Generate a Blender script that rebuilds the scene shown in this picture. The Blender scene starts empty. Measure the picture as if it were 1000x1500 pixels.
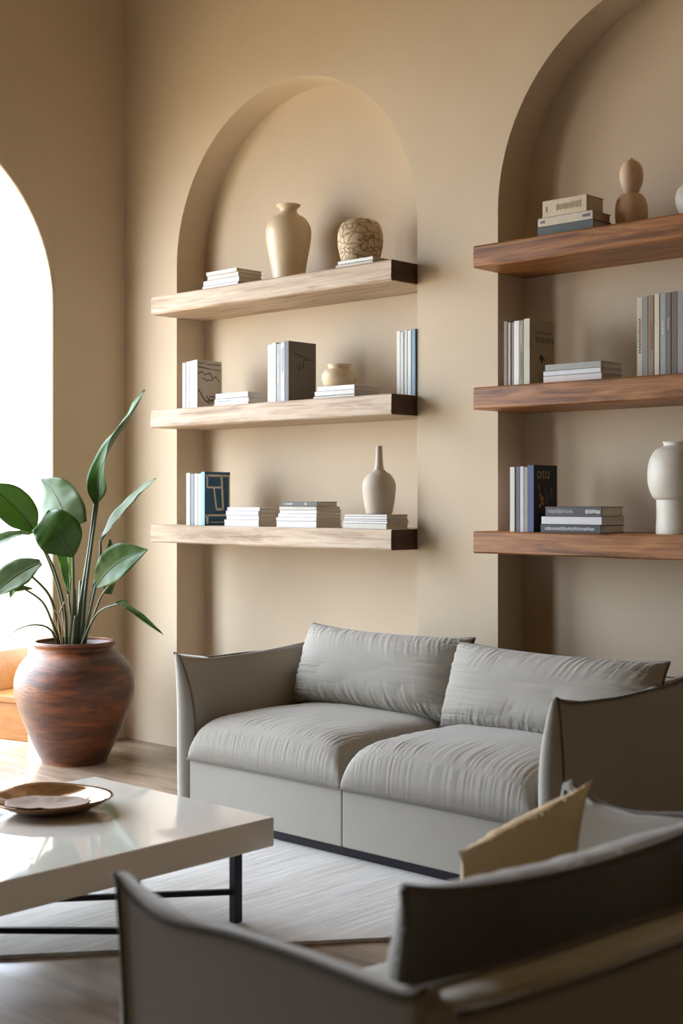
import bpy, bmesh, math, random
from mathutils import Vector, Matrix, noise

# ------------------------------------------------------------------ camera, sky, light, exposure
sc = bpy.context.scene
COL = sc.collection
sc.view_settings.view_transform = 'Standard'
sc.view_settings.look = 'None'
sc.view_settings.gamma = 1.0
sc.view_settings.use_curve_mapping = False
sc.view_settings.exposure = 0.0
sc.cycles.use_denoising = True
sc.cycles.max_bounces = 12
sc.cycles.diffuse_bounces = 8
sc.cycles.glossy_bounces = 4
sc.cycles.sample_clamp_indirect = 8.0

CAM_Y = -4.465
cam_d = bpy.data.cameras.new('camera')
cam = bpy.data.objects.new('camera', cam_d)
COL.objects.link(cam)
cam.location = (0, CAM_Y, 1.25)
cam.rotation_euler = (math.radians(90), 0, math.radians(43.014))
cam_d.sensor_fit = 'VERTICAL'
cam_d.sensor_height = 36.0
cam_d.lens = 1997.8 * 36.0 / 1500.0
cam_d.shift_y = -18.26 / 1500.0
cam_d.clip_start = 0.05
cam_d.dof.use_dof = True
cam_d.dof.focus_distance = 5.6
cam_d.dof.aperture_fstop = 3.4
sc.camera = cam

SKY = 15.5
world = bpy.data.worlds.new('sky')
sc.world = world
world.use_nodes = True
wn = world.node_tree
wn.nodes.clear()
w_out = wn.nodes.new('ShaderNodeOutputWorld')
w_bg = wn.nodes.new('ShaderNodeBackground')
w_bg.inputs['Color'].default_value = (0.83, 0.94, 1.09, 1)
w_bg.inputs['Strength'].default_value = SKY
wn.links.new(w_bg.outputs[0], w_out.inputs[0])

WX = -5.721          # inner face of the window wall
WT = 0.22            # its thickness
OPENINGS = [(-2.159, -0.455), (-3.60, -2.55)]  # second opening is out of view, added to light the sofa and rug
APEX_W = 3.073         # every arch in the window wall tops out at the same height

for k, (y0, y1) in enumerate(OPENINGS):     # sky portals filling the seen opening and the added one
    ld = bpy.data.lights.new('opening_sky_portal', 'AREA')
    ld.shape = 'RECTANGLE'
    ld.size = 3.2
    ld.size_y = y1 - y0
    ld.cycles.is_portal = True
    lo = bpy.data.objects.new('opening_sky_portal', ld)
    COL.objects.link(lo)
    lo.location = (WX - WT - 0.02, (y0 + y1) / 2, 1.55)
    lo.rotation_euler = (0, math.radians(-90), 0)

# ------------------------------------------------------------------ materials
def srgb(r, g, b):
    f = lambda v: (v / 255 / 12.92) if v / 255 <= 0.04045 else ((v / 255 + 0.055) / 1.055) ** 2.4
    return (f(r), f(g), f(b), 1.0)

def new_mat(name):
    m = bpy.data.materials.new(name)
    m.use_nodes = True
    nt = m.node_tree
    b = nt.nodes['Principled BSDF']
    return m, nt, b

def coords(nt, scale=(1, 1, 1), kind='Object'):
    tc = nt.nodes.new('ShaderNodeTexCoord')
    mp = nt.nodes.new('ShaderNodeMapping')
    mp.inputs['Scale'].default_value = scale
    nt.links.new(tc.outputs[kind], mp.inputs['Vector'])
    return mp.outputs[0]

def noise_node(nt, vec, scale, detail=4, rough=0.5, dist=0.0):
    n = nt.nodes.new('ShaderNodeTexNoise')
    n.inputs['Scale'].default_value = scale
    n.inputs['Detail'].default_value = detail
    n.inputs['Roughness'].default_value = rough
    n.inputs['Distortion'].default_value = dist
    nt.links.new(vec, n.inputs['Vector'])
    return n.outputs['Fac']

def ramp(nt, fac, stops):
    r = nt.nodes.new('ShaderNodeValToRGB')
    els = r.color_ramp.elements
    while len(els) < len(stops):
        els.new(0.5)
    for e, (p, c) in zip(els, stops):
        e.position = p
        e.color = c
    nt.links.new(fac, r.inputs['Fac'])
    return r.outputs['Color']

def bump(nt, b, height, strength, dist=0.01):
    bp = nt.nodes.new('ShaderNodeBump')
    bp.inputs['Strength'].default_value = strength
    bp.inputs['Distance'].default_value = dist
    nt.links.new(height, bp.inputs['Height'])
    nt.links.new(bp.outputs[0], b.inputs['Normal'])

def plain(name, col, rough=0.6, metal=0.0, spec=0.5, nscale=0, namt=0.08):
    m, nt, b = new_mat(name)
    b.inputs['Roughness'].default_value = rough
    b.inputs['Metallic'].default_value = metal
    b.inputs['Specular IOR Level'].default_value = spec
    v = coords(nt)
    n = noise_node(nt, v, nscale or 12, 3)
    lo = tuple(c * (1 - namt) for c in col[:3]) + (1,)
    hi = tuple(min(1, c * (1 + namt)) for c in col[:3]) + (1,)
    nt.links.new(ramp(nt, n, [(0.3, lo), (0.7, hi)]), b.inputs['Base Color'])
    return m

def plaster(name, col):
    m, nt, b = new_mat(name)
    b.inputs['Roughness'].default_value = 0.75
    b.inputs['Specular IOR Level'].default_value = 0.25
    v = coords(nt)
    n = noise_node(nt, v, 1.3, 5, 0.55, 0.4)
    lo = tuple(c * 0.95 for c in col[:3]) + (1,)
    hi = tuple(c * 1.04 for c in col[:3]) + (1,)
    nt.links.new(ramp(nt, n, [(0.3, lo), (0.7, hi)]), b.inputs['Base Color'])
    n2 = noise_node(nt, v, 9, 6, 0.6)
    bump(nt, b, n2, 0.12, 0.01)
    return m

def fabric(name, col, weave=1.0):
    m, nt, b = new_mat(name)
    b.inputs['Roughness'].default_value = 0.85
    b.inputs['Specular IOR Level'].default_value = 0.25
    b.inputs['Sheen Weight'].default_value = 0.25
    b.inputs['Sheen Roughness'].default_value = 0.4
    v = coords(nt)
    n = noise_node(nt, v, 260, 3, 0.6)
    n1 = noise_node(nt, v, 5, 3)
    mx = nt.nodes.new('ShaderNodeMath')
    mx.operation = 'ADD'
    nt.links.new(n, mx.inputs[0])
    nt.links.new(n1, mx.inputs[1])
    lo = tuple(c * 0.9 for c in col[:3]) + (1,)
    hi = tuple(c * 1.08 for c in col[:3]) + (1,)
    nt.links.new(ramp(nt, mx.outputs[0], [(0.35, lo), (1.0, hi)]).node.outputs[0], b.inputs['Base Color'])
    bump(nt, b, n, 0.25 * weave, 0.002)
    return m

def wood(name, c1, c2, c3, rough=0.5, scale=(1.2, 14, 14), contrast=(0.3, 0.52, 0.72), bmp=0.25, knots=True):
    m, nt, b = new_mat(name)
    b.inputs['Roughness'].default_value = rough
    b.inputs['Specular IOR Level'].default_value = 0.35
    v = coords(nt, scale)
    n = noise_node(nt, v, 2.2, 8, 0.62, 0.9)
    v2 = coords(nt, (scale[0] * 0.6, scale[1] * 5, scale[2] * 5))
    n2 = noise_node(nt, v2, 3.0, 5, 0.6)
    mx = nt.nodes.new('ShaderNodeMix')
    mx.data_type = 'FLOAT'
    mx.inputs[0].default_value = 0.35
    nt.links.new(n, mx.inputs[2])
    nt.links.new(n2, mx.inputs[3])
    f = mx.outputs[0]
    nt.links.new(ramp(nt, f, [(contrast[0], c1), (contrast[1], c2), (contrast[2], c3)]), b.inputs['Base Color'])
    bump(nt, b, f, bmp, 0.006)
    return m

M = {}
M['wall'] = plaster('beige_plaster', srgb(202, 185, 160))
M['ceiling'] = plaster('ceiling_plaster', srgb(190, 172, 142))
M['wall_far'] = plaster('tan_plaster', srgb(178, 160, 130))
M['wall_brown'] = plaster('brown_plaster', srgb(150, 130, 104))
M['shelf_pale'] = wood('pale_weathered_wood', srgb(124, 100, 80), srgb(178, 156, 132), srgb(204, 188, 168), 0.6, contrast=(0.34, 0.48, 0.66))
M['shelf_brown'] = wood('brown_oiled_wood', srgb(82, 50, 26), srgb(146, 96, 54), srgb(184, 130, 78), 0.42, contrast=(0.36, 0.5, 0.64))
M['end_dark'] = wood('dark_end_cap', srgb(44, 26, 16), srgb(70, 44, 28), srgb(86, 58, 38), 0.6, (10, 3, 8))
M['end_mid'] = wood('brown_end_cap', srgb(70, 46, 34), srgb(104, 72, 52), srgb(122, 88, 64), 0.6, (10, 3, 8))
M['bench'] = wood('orange_teak', srgb(100, 58, 16), srgb(124, 78, 24), srgb(138, 92, 32), 0.45, (2, 6, 10))
M['fabric'] = fabric('grey_linen', srgb(158, 153, 143))
M['piping'] = fabric('dark_grey_piping', srgb(104, 98, 88))
M['tan'] = fabric('tan_linen', srgb(205, 178, 132))
M['lacquer'] = plain('cream_lacquer', srgb(240, 236, 228), 0.06, 0, 0.6, 3, 0.01)
_lb = M['lacquer'].node_tree.nodes['Principled BSDF']
_lb.inputs['Coat Weight'].default_value = 0.8
_lb.inputs['Coat Roughness'].default_value = 0.02
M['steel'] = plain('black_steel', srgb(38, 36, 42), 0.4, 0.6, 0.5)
M['soil'] = plain('dark_soil', srgb(44, 36, 30), 0.95, 0, 0.1, 60, 0.5)
M['terrace'] = plain('pale_terrace_stone', srgb(201, 175, 137), 0.8, 0, 0.2, 2, 0.06)
M['page'] = plain('paper_pages', srgb(196, 184, 164), 0.9, 0, 0.1, 180, 0.06)

def floor_mat():
    m, nt, b = new_mat('brown_veined_stone_floor')
    v = coords(nt, (0.9, 5.5, 1))
    n = noise_node(nt, v, 1.6, 5, 0.55, 0.8)
    nt.links.new(ramp(nt, n, [(0.3, srgb(112, 92, 76)), (0.52, srgb(148, 128, 108)), (0.72, srgb(176, 160, 142))]), b.inputs['Base Color'])
    b.inputs['Roughness'].default_value = 0.2
    b.inputs['Specular IOR Level'].default_value = 0.5
    return m
M['floor'] = floor_mat()

def rug_mat():
    m, nt, b = new_mat('pale_grey_woven_rug')
    b.inputs['Roughness'].default_value = 0.95
    b.inputs['Specular IOR Level'].default_value = 0.1
    v = coords(nt, (30, 1.6, 1))
    n = noise_node(nt, v, 2.0, 6, 0.6, 0.3)
    v2 = coords(nt, (3.5, 0.5, 1))
    n2 = noise_node(nt, v2, 2.0, 4, 0.5, 0.6)
    mx = nt.nodes.new('ShaderNodeMix')
    mx.data_type = 'FLOAT'
    mx.inputs[0].default_value = 0.4
    nt.links.new(n, mx.inputs[2])
    nt.links.new(n2, mx.inputs[3])
    nt.links.new(ramp(nt, mx.outputs[0], [(0.3, srgb(160, 154, 146)), (0.42, srgb(192, 188, 182)), (0.6, srgb(208, 206, 202))]), b.inputs['Base Color'])
    bump(nt, b, n, 0.5, 0.006)
    return m
M['rug'] = rug_mat()

def pot_mat():
    m, nt, b = new_mat('rust_brown_glazed_clay')
    v = coords(nt, (1.5, 1.5, 9))
    n = noise_node(nt, v, 3.0, 8, 0.7, 0.5)
    v2 = coords(nt, (1, 1, 3))
    n2 = noise_node(nt, v2, 3.2, 4, 0.6, 0.3)
    mx = nt.nodes.new('ShaderNodeMix')
    mx.data_type = 'FLOAT'
    mx.inputs[0].default_value = 0.5
    nt.links.new(n, mx.inputs[2])
    nt.links.new(n2, mx.inputs[3])
    nt.links.new(ramp(nt, mx.outputs[0], [(0.38, srgb(50, 30, 22)), (0.47, srgb(82, 46, 30)), (0.55, srgb(112, 62, 34)), (0.66, srgb(160, 98, 54))]), b.inputs['Base Color'])
    b.inputs['Roughness'].default_value = 0.36
    n3 = noise_node(nt, coords(nt, (3, 3, 30)), 5, 6, 0.7)
    bump(nt, b, n3, 0.45, 0.006)
    return m
M['pot'] = pot_mat()

def leaf_mat(name, c1, c2, rough=0.32):
    m, nt, b = new_mat(name)
    v = coords(nt, (1, 1, 1), 'UV')
    wv = nt.nodes.new('ShaderNodeTexWave')
    wv.wave_type = 'BANDS'
    wv.bands_direction = 'X'
    wv.inputs['Scale'].default_value = 5.0
    wv.inputs['Distortion'].default_value = 1.5
    nt.links.new(v, wv.inputs['Vector'])
    n = noise_node(nt, coords(nt), 9, 4)
    mx = nt.nodes.new('ShaderNodeMix')
    mx.data_type = 'FLOAT'
    mx.inputs[0].default_value = 0.6
    nt.links.new(wv.outputs['Fac'], mx.inputs[2])
    nt.links.new(n, mx.inputs[3])
    nt.links.new(ramp(nt, mx.outputs[0], [(0.25, c1), (0.7, c2)]), b.inputs['Base Color'])
    b.inputs['Roughness'].default_value = rough
    b.inputs['Specular IOR Level'].default_value = 0.35
    bump(nt, b, wv.outputs['Fac'], 0.12, 0.004)
    # light passes through thin leaves
    tr = nt.nodes.new('ShaderNodeBsdfTranslucent')
    tr.inputs['Color'].default_value = tuple(min(1, c * 1.6) for c in c2[:3]) + (1,)
    ms = nt.nodes.new('ShaderNodeMixShader')
    ms.inputs[0].default_value = 0.16
    nt.links.new(b.outputs[0], ms.inputs[1])
    nt.links.new(tr.outputs[0], ms.inputs[2])
    nt.links.new(ms.outputs[0], nt.nodes['Material Output'].inputs[0])
    return m
M['leaf'] = leaf_mat('deep_green_leaf', srgb(40, 72, 24), srgb(66, 102, 40))
M['leaf_light'] = leaf_mat('fresh_green_leaf', srgb(66, 106, 38), srgb(100, 138, 58))
M['leaf_grey'] = leaf_mat('grey_green_leaf', srgb(72, 92, 56), srgb(98, 116, 76), 0.4)
M['stem'] = plain('green_stem', srgb(64, 76, 48), 0.4)
M['stem_dry'] = plain('dry_brown_stem', srgb(150, 116, 84), 0.6)

def ceramic(name, col, rough=0.35, amt=0.05, sc_=6, bmp=0.05):
    m = plain(name, col, rough, 0, 0.5, sc_, amt)
    nt = m.node_tree
    bump(nt, nt.nodes['Principled BSDF'], noise_node(nt, coords(nt), 14, 4), bmp, 0.004)
    return m
M['vase_cream'] = ceramic('cream_glazed_clay', srgb(212, 192, 160), 0.4)
M['vase_sand'] = ceramic('sand_clay', srgb(206, 184, 150), 0.5)
M['vase_grey'] = ceramic('warm_grey_clay', srgb(184, 170, 154), 0.6)
M['vase_stone'] = ceramic('mottled_off_white_clay', srgb(206, 200, 184), 0.5, 0.12, 8)
M['wood_figure'] = wood('pink_brown_turned_wood', srgb(208, 172, 138), srgb(218, 186, 154), srgb(226, 196, 166), 0.5, (3, 3, 1), bmp=0.05)

def crackle_mat():
    m, nt, b = new_mat('carved_brown_and_cream_clay')
    v = coords(nt, (1, 1, 1.5))
    n = noise_node(nt, v, 10, 3)
    vo = nt.nodes.new('ShaderNodeTexVoronoi')
    vo.feature = 'DISTANCE_TO_EDGE'
    vo.inputs['Scale'].default_value = 22
    mp = nt.nodes.new('ShaderNodeVectorMath')
    mp.operation = 'ADD'
    nz = nt.nodes.new('ShaderNodeTexNoise')
    nz.inputs['Scale'].default_value = 9
    nt.links.new(v, nz.inputs['Vector'])
    sc2 = nt.nodes.new('ShaderNodeVectorMath')
    sc2.operation = 'SCALE'
    sc2.inputs['Scale'].default_value = 0.2
    nt.links.new(nz.outputs['Color'], sc2.inputs[0])
    nt.links.new(v, mp.inputs[0])
    nt.links.new(sc2.outputs[0], mp.inputs[1])
    nt.links.new(mp.outputs[0], vo.inputs['Vector'])
    c = ramp(nt, vo.outputs['Distance'], [(0.0, srgb(124, 94, 64)), (0.05, srgb(168, 142, 108)), (0.14, srgb(200, 178, 144))])
    nt.links.new(c, b.inputs['Base Color'])
    b.inputs['Roughness'].default_value = 0.6
    bump(nt, b, c, 0.6, 0.008)
    return m
M['crackle'] = crackle_mat()

def bronze_glass():
    m, nt, b = new_mat('amber_bronze_glass')
    n = noise_node(nt, coords(nt), 14, 4)
    nt.links.new(ramp(nt, n, [(0.3, srgb(128, 90, 54)), (0.7, srgb(160, 118, 76))]), b.inputs['Base Color'])
    b.inputs['Roughness'].default_value = 0.08
    b.inputs['Transmission Weight'].default_value = 0.35
    b.inputs['Metallic'].default_value = 0.35
    b.inputs['Specular IOR Level'].default_value = 0.8
    return m
M['bronze'] = bronze_glass()

_cc = {}
def cmat(rgb, rough=0.55):
    k = (rgb, rough)
    if k not in _cc:
        _cc[k] = plain('paper_cover_%d_%d_%d' % rgb, srgb(*rgb), rough, 0, 0.35, 20, 0.04)
    return _cc[k]

# ------------------------------------------------------------------ helpers
def obj(name, bm, mat, parent=None, smooth=False, recalc=True):
    if recalc:
        bmesh.ops.recalc_face_normals(bm, faces=bm.faces)
    me = bpy.data.meshes.new(name)
    bm.to_mesh(me)
    bm.free()
    if smooth:
        for p in me.polygons:
            p.use_smooth = True
    me.materials.append(mat)
    o = bpy.data.objects.new(name, me)
    COL.objects.link(o)
    if parent:
        o.parent = parent
    return o

def tag(o, label=None, cat=None, group=None, kind=None):
    if label: o['label'] = label
    if cat: o['category'] = cat
    if group: o['group'] = group
    if kind: o['kind'] = kind
    return o

def empty(name, loc, rz=0.0):
    o = bpy.data.objects.new(name, None)
    o.empty_display_size = 0.1
    o.location = loc
    o.rotation_euler = (0, 0, rz)
    COL.objects.link(o)
    return o

def add_box(bm, x0, x1, y0, y1, z0, z1, bev=0.0, segs=2, mtx=None):
    r = bmesh.ops.create_cube(bm, size=1.0)
    vs = r['verts']
    for v in vs:
        v.co = Vector((x0 + (v.co.x + .5) * (x1 - x0), y0 + (v.co.y + .5) * (y1 - y0), z0 + (v.co.z + .5) * (z1 - z0)))
    if bev > 0:
        es = list({e for v in vs for e in v.link_edges})
        r2 = bmesh.ops.bevel(bm, geom=es, offset=bev, segments=segs, affect='EDGES', profile=0.5)
        vs = list({v for f in r2['faces'] for v in f.verts} | {v for v in vs if v.is_valid})
    if mtx is not None:
        for v in vs:
            v.co = mtx @ v.co
    return vs

def tube(bm, pts, rad, n=8, closed=False):
    pts = [Vector(p) for p in pts]
    N = len(pts)
    rads = rad if isinstance(rad, (list, tuple)) else [rad] * N
    rings = []
    ref = Vector((0.13, 0.21, 0.97)).normalized()
    for i, p in enumerate(pts):
        if closed:
            t = pts[(i + 1) % N] - pts[i - 1]
        else:
            t = pts[min(i + 1, N - 1)] - pts[max(i - 1, 0)]
        if t.length < 1e-9:
            t = Vector((0, 0, 1))
        t.normalize()
        a = t.cross(ref)
        if a.length < 0.05:
            a = t.cross(Vector((1, 0, 0)))
        a.normalize()
        b = t.cross(a).normalized()
        ref = -b if False else ref
        rings.append([bm.verts.new(p + (a * math.cos(2 * math.pi * k / n) + b * math.sin(2 * math.pi * k / n)) * rads[i]) for k in range(n)])
    M_ = N if closed else N - 1
    for i in range(M_):
        r0, r1 = rings[i], rings[(i + 1) % N]
        for k in range(n):
            bm.faces.new((r0[k], r0[(k + 1) % n], r1[(k + 1) % n], r1[k]))
    if not closed:
        bm.faces.new(rings[0])
        bm.faces.new(list(reversed(rings[-1])))

def lathe(bm, prof, n=48, fn=None):
    """prof: list of (r, z); revolve about z; both ends may be closed."""
    rings = []
    for r, z in prof:
        if r < 1e-5:
            rings.append([bm.verts.new((0, 0, z))])
        else:
            ring = []
            for k in range(n):
                a = 2 * math.pi * k / n
                rr = r * (fn(a, z) if fn else 1.0)
                ring.append(bm.verts.new((rr * math.cos(a), rr * math.sin(a), z)))
            rings.append(ring)
    for a, b in zip(rings, rings[1:]):
        if len(a) == 1 and len(b) == 1:
            continue
        for k in range(n):
            k2 = (k + 1) % n
            if len(a) == 1:
                bm.faces.new((a[0], b[k2], b[k]))
            elif len(b) == 1:
                bm.faces.new((a[k], a[k2], b[0]))
            else:
                bm.faces.new((a[k], a[k2], b[k2], b[k]))

def spline(pts, n):
    """Catmull-Rom through points (tuples of any size)"""
    out = []
    P = [pts[0]] + list(pts) + [pts[-1]]
    segs = len(pts) - 1
    for i in range(n):
        t = i / (n - 1) * segs
        k = min(int(t), segs - 1)
        u = t - k
        p0, p1, p2, p3 = P[k], P[k + 1], P[k + 2], P[k + 3]
        out.append(tuple(0.5 * ((2 * b) + (-a + c) * u + (2 * a - 5 * b + 4 * c - d) * u * u + (-a + 3 * b - 3 * c + d) * u ** 3)
                         for a, b, c, d in zip(p0, p1, p2, p3)))
    return out

# ------------------------------------------------------------------ the room
CEIL = 4.2
XR, YB = 3.6, -11.0
NICHES = [(-5.302, -3.725), (-3.300, -1.723)]
SPRING, R_N, N_DEPTH = 2.416, 0.7885, 0.185

def arched_wall(bm, u0, u1, openings, apex, depth, top, to3, closed_back):
    """front face along u, with arched recesses going 'depth' back; to3(u, w, z) -> point (w = depth into the wall)"""
    NS = 48
    V = lambda u, w, z: bm.verts.new(to3(u, w, z))
    def quad(a, b, c, d):
        bm.faces.new([V(*a), V(*b), V(*c), V(*d)])
    def plain_face(a, b, sa, sb):      # wall between two arches, with a corner point at each springing line
        pts = [(a, 0, 0), (b, 0, 0)] + ([(b, 0, sb)] if sb else []) + [(b, 0, top), (a, 0, top)] + ([(a, 0, sa)] if sa else [])
        bm.faces.new([V(*p) for p in pts])
    cur, prev = u0, None
    for (a, b) in openings:
        plain_face(cur, a, prev, apex - (b - a) / 2)
        cur, prev = b, apex - (b - a) / 2
        cx = (a + b) / 2
        rad = (b - a) / 2
        spring = apex - rad
        pr = [(cx - rad * math.cos(math.pi * i / NS), spring + rad * math.sin(math.pi * i / NS)) for i in range(NS + 1)]
        pr[0] = (a, spring)
        pr[-1] = (b, spring)
        for (p, q) in zip(pr, pr[1:]):
            quad((p[0], 0, p[1]), (q[0], 0, q[1]), (q[0], 0, top), (p[0], 0, top))
            quad((p[0], 0, p[1]), (q[0], 0, q[1]), (q[0], depth, q[1]), (p[0], depth, p[1]))
            if closed_back:
                quad((p[0], depth, spring), (q[0], depth, spring), (q[0], depth, q[1]), (p[0], depth, p[1]))
                quad((p[0], depth, 0), (q[0], depth, 0), (q[0], depth, spring), (p[0], depth, spring))
        quad((a, 0, 0), (a, depth, 0), (a, depth, spring), (a, 0, spring))
        quad((b, 0, 0), (b, depth, 0), (b, depth, spring), (b, 0, spring))
    plain_face(cur, u1, prev, None)

def finish_wall(name, bm):
    bmesh.ops.remove_doubles(bm, verts=bm.verts, dist=1e-5)
    # drop the zero-area slivers at the springing line
    bad = [f for f in bm.faces if f.calc_area() < 1e-9]
    bmesh.ops.delete(bm, geom=bad, context='FACES')
    o = obj(name, bm, M['wall'])
    md = o.modifiers.new('soft_plaster_edge', 'BEVEL')
    md.width = 0.010
    md.segments = 3
    md.limit_method = 'ANGLE'
    md.angle_limit = math.radians(50)
    tag(o, kind='structure')
    return o

bm = bmesh.new()
arched_wall(bm, WX, XR, NICHES, SPRING + R_N, N_DEPTH, CEIL, lambda u, w, z: (u, w, z), True)
finish_wall('wall_back', bm)

bm = bmesh.new()
ops = sorted(OPENINGS)
arched_wall(bm, YB, 0.0, ops, APEX_W, WT, CEIL, lambda u, w, z: (WX - w, u, z), False)
arched_wall(bm, YB, 0.0, ops, APEX_W, 0.0, CEIL, lambda u, w, z: (WX - WT, u, z), False)
finish_wall('wall_left', bm)

bm = bmesh.new(); add_box(bm, XR, XR + 0.15, YB, 0.0, 0, CEIL)
tag(obj('wall_right', bm, M['wall_brown']), kind='structure')
bm = bmesh.new(); add_box(bm, WX, XR, YB - 0.15, YB, 0, CEIL)
tag(obj('wall_front', bm, M['wall_far']), kind='structure')
bm = bmesh.new(); add_box(bm, WX - WT, XR + 0.15, YB - 0.15, 0.4, CEIL, CEIL + 0.15)
tag(obj('ceiling', bm, M['ceiling']), kind='structure')
bm = bmesh.new(); add_box(bm, WX - WT, XR + 0.15, YB - 0.15, 0.4, -0.12, 0.0)
tag(obj('floor', bm, M['floor']), kind='structure')
bm = bmesh.new(); add_box(bm, -20, WX - WT, -16, 10, -0.14, -0.02)
tag(obj('terrace_floor', bm, M['terrace']), kind='structure')

# ------------------------------------------------------------------ shelves
SHELF_Z = [2.253, 1.693, 1.125]
SH_T, SH_OUT = 0.088, 0.166
def shelf(x0, x1, z, mat, endmat, label, group, ends):
    rnd = random.Random(int(z * 1000 + x0 * 10))
    bm = bmesh.new()
    NX = 60
    y0, y1 = -SH_OUT, N_DEPTH
    e = 0.006
    loops = []
    for i in range(NX + 1):
        x = x0 + (x1 - x0) * i / NX
        j = lambda s: (noise.noise(Vector((x * 3.1, s * 7.3, z * 5))) * 0.0028)
        pts = [(y0 + j(1), z - SH_T + e + j(2)), (y0 + e, z - SH_T + j(3)), (y1, z - SH_T), (y1, z), (y0 + e, z), (y0 + j(5), z - e + j(6) * .5)]
        loops.append([bm.verts.new((x, p[0], p[1])) for p in pts])
    for a, b in zip(loops, loops[1:]):
        for k in range(6):
            bm.faces.new((a[k], a[(k + 1) % 6], b[(k + 1) % 6], b[k]))
    bm.faces.new(loops[0]); bm.faces.new(list(reversed(loops[-1])))
    o = obj('floating_shelf', bm, mat)
    tag(o, label, 'shelf', group)
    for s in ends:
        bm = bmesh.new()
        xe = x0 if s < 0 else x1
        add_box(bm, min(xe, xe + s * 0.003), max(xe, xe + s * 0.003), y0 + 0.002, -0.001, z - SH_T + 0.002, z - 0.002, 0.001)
        obj('end_cap', bm, endmat, o)  # separate thin cap, darker than the rest of the shelf
    return o
GP = 'pale wooden shelves in the left niche'
GB = 'brown wooden shelves in the right niche'
for z, w_ in zip(SHELF_Z, ('top', 'middle', 'bottom')):
    d = {'top': 'carrying the tall cream vase', 'middle': 'carrying the squat cream pot', 'bottom': 'carrying the bottle vase'}[w_]
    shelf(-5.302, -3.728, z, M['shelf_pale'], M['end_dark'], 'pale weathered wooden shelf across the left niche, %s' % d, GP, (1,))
    d = {'top': 'carrying the wooden figure', 'middle': 'carrying the long row of upright books', 'bottom': 'carrying the footed urn'}[w_]
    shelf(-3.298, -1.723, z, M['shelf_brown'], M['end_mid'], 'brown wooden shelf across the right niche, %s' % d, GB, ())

# ------------------------------------------------------------------ books
def book(size, loc, flat, cover, label, group, rz=0.0, spine=None, marks=None, title=None, page=None, art=None):
    """size = (thickness, width, height). standing: spine faces -Y, cover faces +X. flat: spine faces -Y, height along X, lying on its back."""
    t, w, h = size
    mp = (lambda x, y, z: Vector((z, y, x))) if flat else (lambda x, y, z: Vector((x, y, z)))
    def bx(bm, x0, x1, y0, y1, z0, z1, bev=0.0):
        a, b = mp(x0, y0, z0), mp(x1, y1, z1)
        add_box(bm, min(a.x, b.x), max(a.x, b.x), min(a.y, b.y), max(a.y, b.y), min(a.z, b.z), max(a.z, b.z), bev, 1)
    c = min(0.0022, t * 0.16)
    bm = bmesh.new()
    bx(bm, 0, c, 0.001, w, 0, h); bx(bm, t - c, t, 0.001, w, 0, h)
    bx(bm, 0, t, 0, c * 1.3, 0, h, min(0.0012, c * 0.5))
    root = obj('book', bm, cmat(cover))
    root.location = loc
    root.rotation_euler = (0, 0, rz)
    tag(root, label, 'book', group)
    bm = bmesh.new()
    bx(bm, c, t - c, c * 1.3, w - 0.004, 0.003, h - 0.003)
    obj('page_block', bm, page or M['page'], root)
    if spine:      # a different colour wrapping the spine
        bm = bmesh.new()
        bx(bm, 0.0002, t - 0.0002, -0.0006, 0.0, 0.001, h - 0.001)
        obj('spine_panel', bm, cmat(spine), root)
    if marks:      # printed lettering on the spine: list of (start, end, colour) along the height
        r = random.Random(int(abs(loc[0]) * 1000 + loc[2] * 77))
        for (a, b, colr) in marks:
            bm = bmesh.new()
            p = a * h
            while p < b * h:
                l = r.uniform(0.0035, 0.0075)
                bx(bm, t * 0.28 + r.uniform(0, .1) * t, t * (0.62 + r.uniform(0, .12)), -0.0012, -0.0005, p, p + l * 0.75)
                p += l + 0.0016
            obj('spine_lettering', bm, cmat(colr), root)
    if art:        # strokes on the +X cover: (colour, [ (y0, z0, y1, z1, width) ... ]) in fractions of width / height
        for colr, strokes in art:
            bm = bmesh.new()
            for (ya, za, yb, zb, wd) in strokes:
                A = Vector((t + 0.0004, ya * w, za * h)); B = Vector((t + 0.0004, yb * w, zb * h))
                d = (B - A); L = d.length
                if L < 1e-6: continue
                d.normalize(); nrm = Vector((0, -d.z, d.y)) * wd * 0.5
                ex = d * wd * 0.3
                vs = []
                for xx in (t - 0.0002, t + 0.0006):
                    for pnt in (A - ex - nrm, B + ex - nrm, B + ex + nrm, A - ex + nrm):
                        vs.append(bm.verts.new((xx, pnt.y, pnt.z)))
                for f in ((0, 1, 2, 3), (4, 5, 6, 7), (0, 1, 5, 4), (1, 2, 6, 5), (2, 3, 7, 6), (3, 0, 4, 7)):
                    bm.faces.new([vs[k] for k in f])
            obj('cover_picture', bm, cmat(colr), root)
    if title:      # cover lettering from the built-in typeface
        txt, size_, y_, z_, colr = title
        cu = bpy.data.curves.new('cover_title', 'FONT')
        cu.body = txt; cu.size = size_; cu.extrude = 0.0004; cu.align_x = 'CENTER'
        to = bpy.data.objects.new('cover_title', cu)
        COL.objects.link(to)
        to.parent = root
        to.location = (t + 0.0006, y_ * w, z_ * h)
        to.rotation_euler = (math.radians(90), 0, math.radians(90))
        cu.materials.append(cmat(colr))
        bpy.context.view_layer.update()
        me = bpy.data.meshes.new_from_object(to.evaluated_get(bpy.context.evaluated_depsgraph_get()))
        tm = bpy.data.objects.new('cover_title', me)
        COL.objects.link(tm)
        tm.parent = root; tm.location = to.location.copy(); tm.rotation_euler = to.rotation_euler.copy()
        bpy.data.objects.remove(to)
    return root

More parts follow.
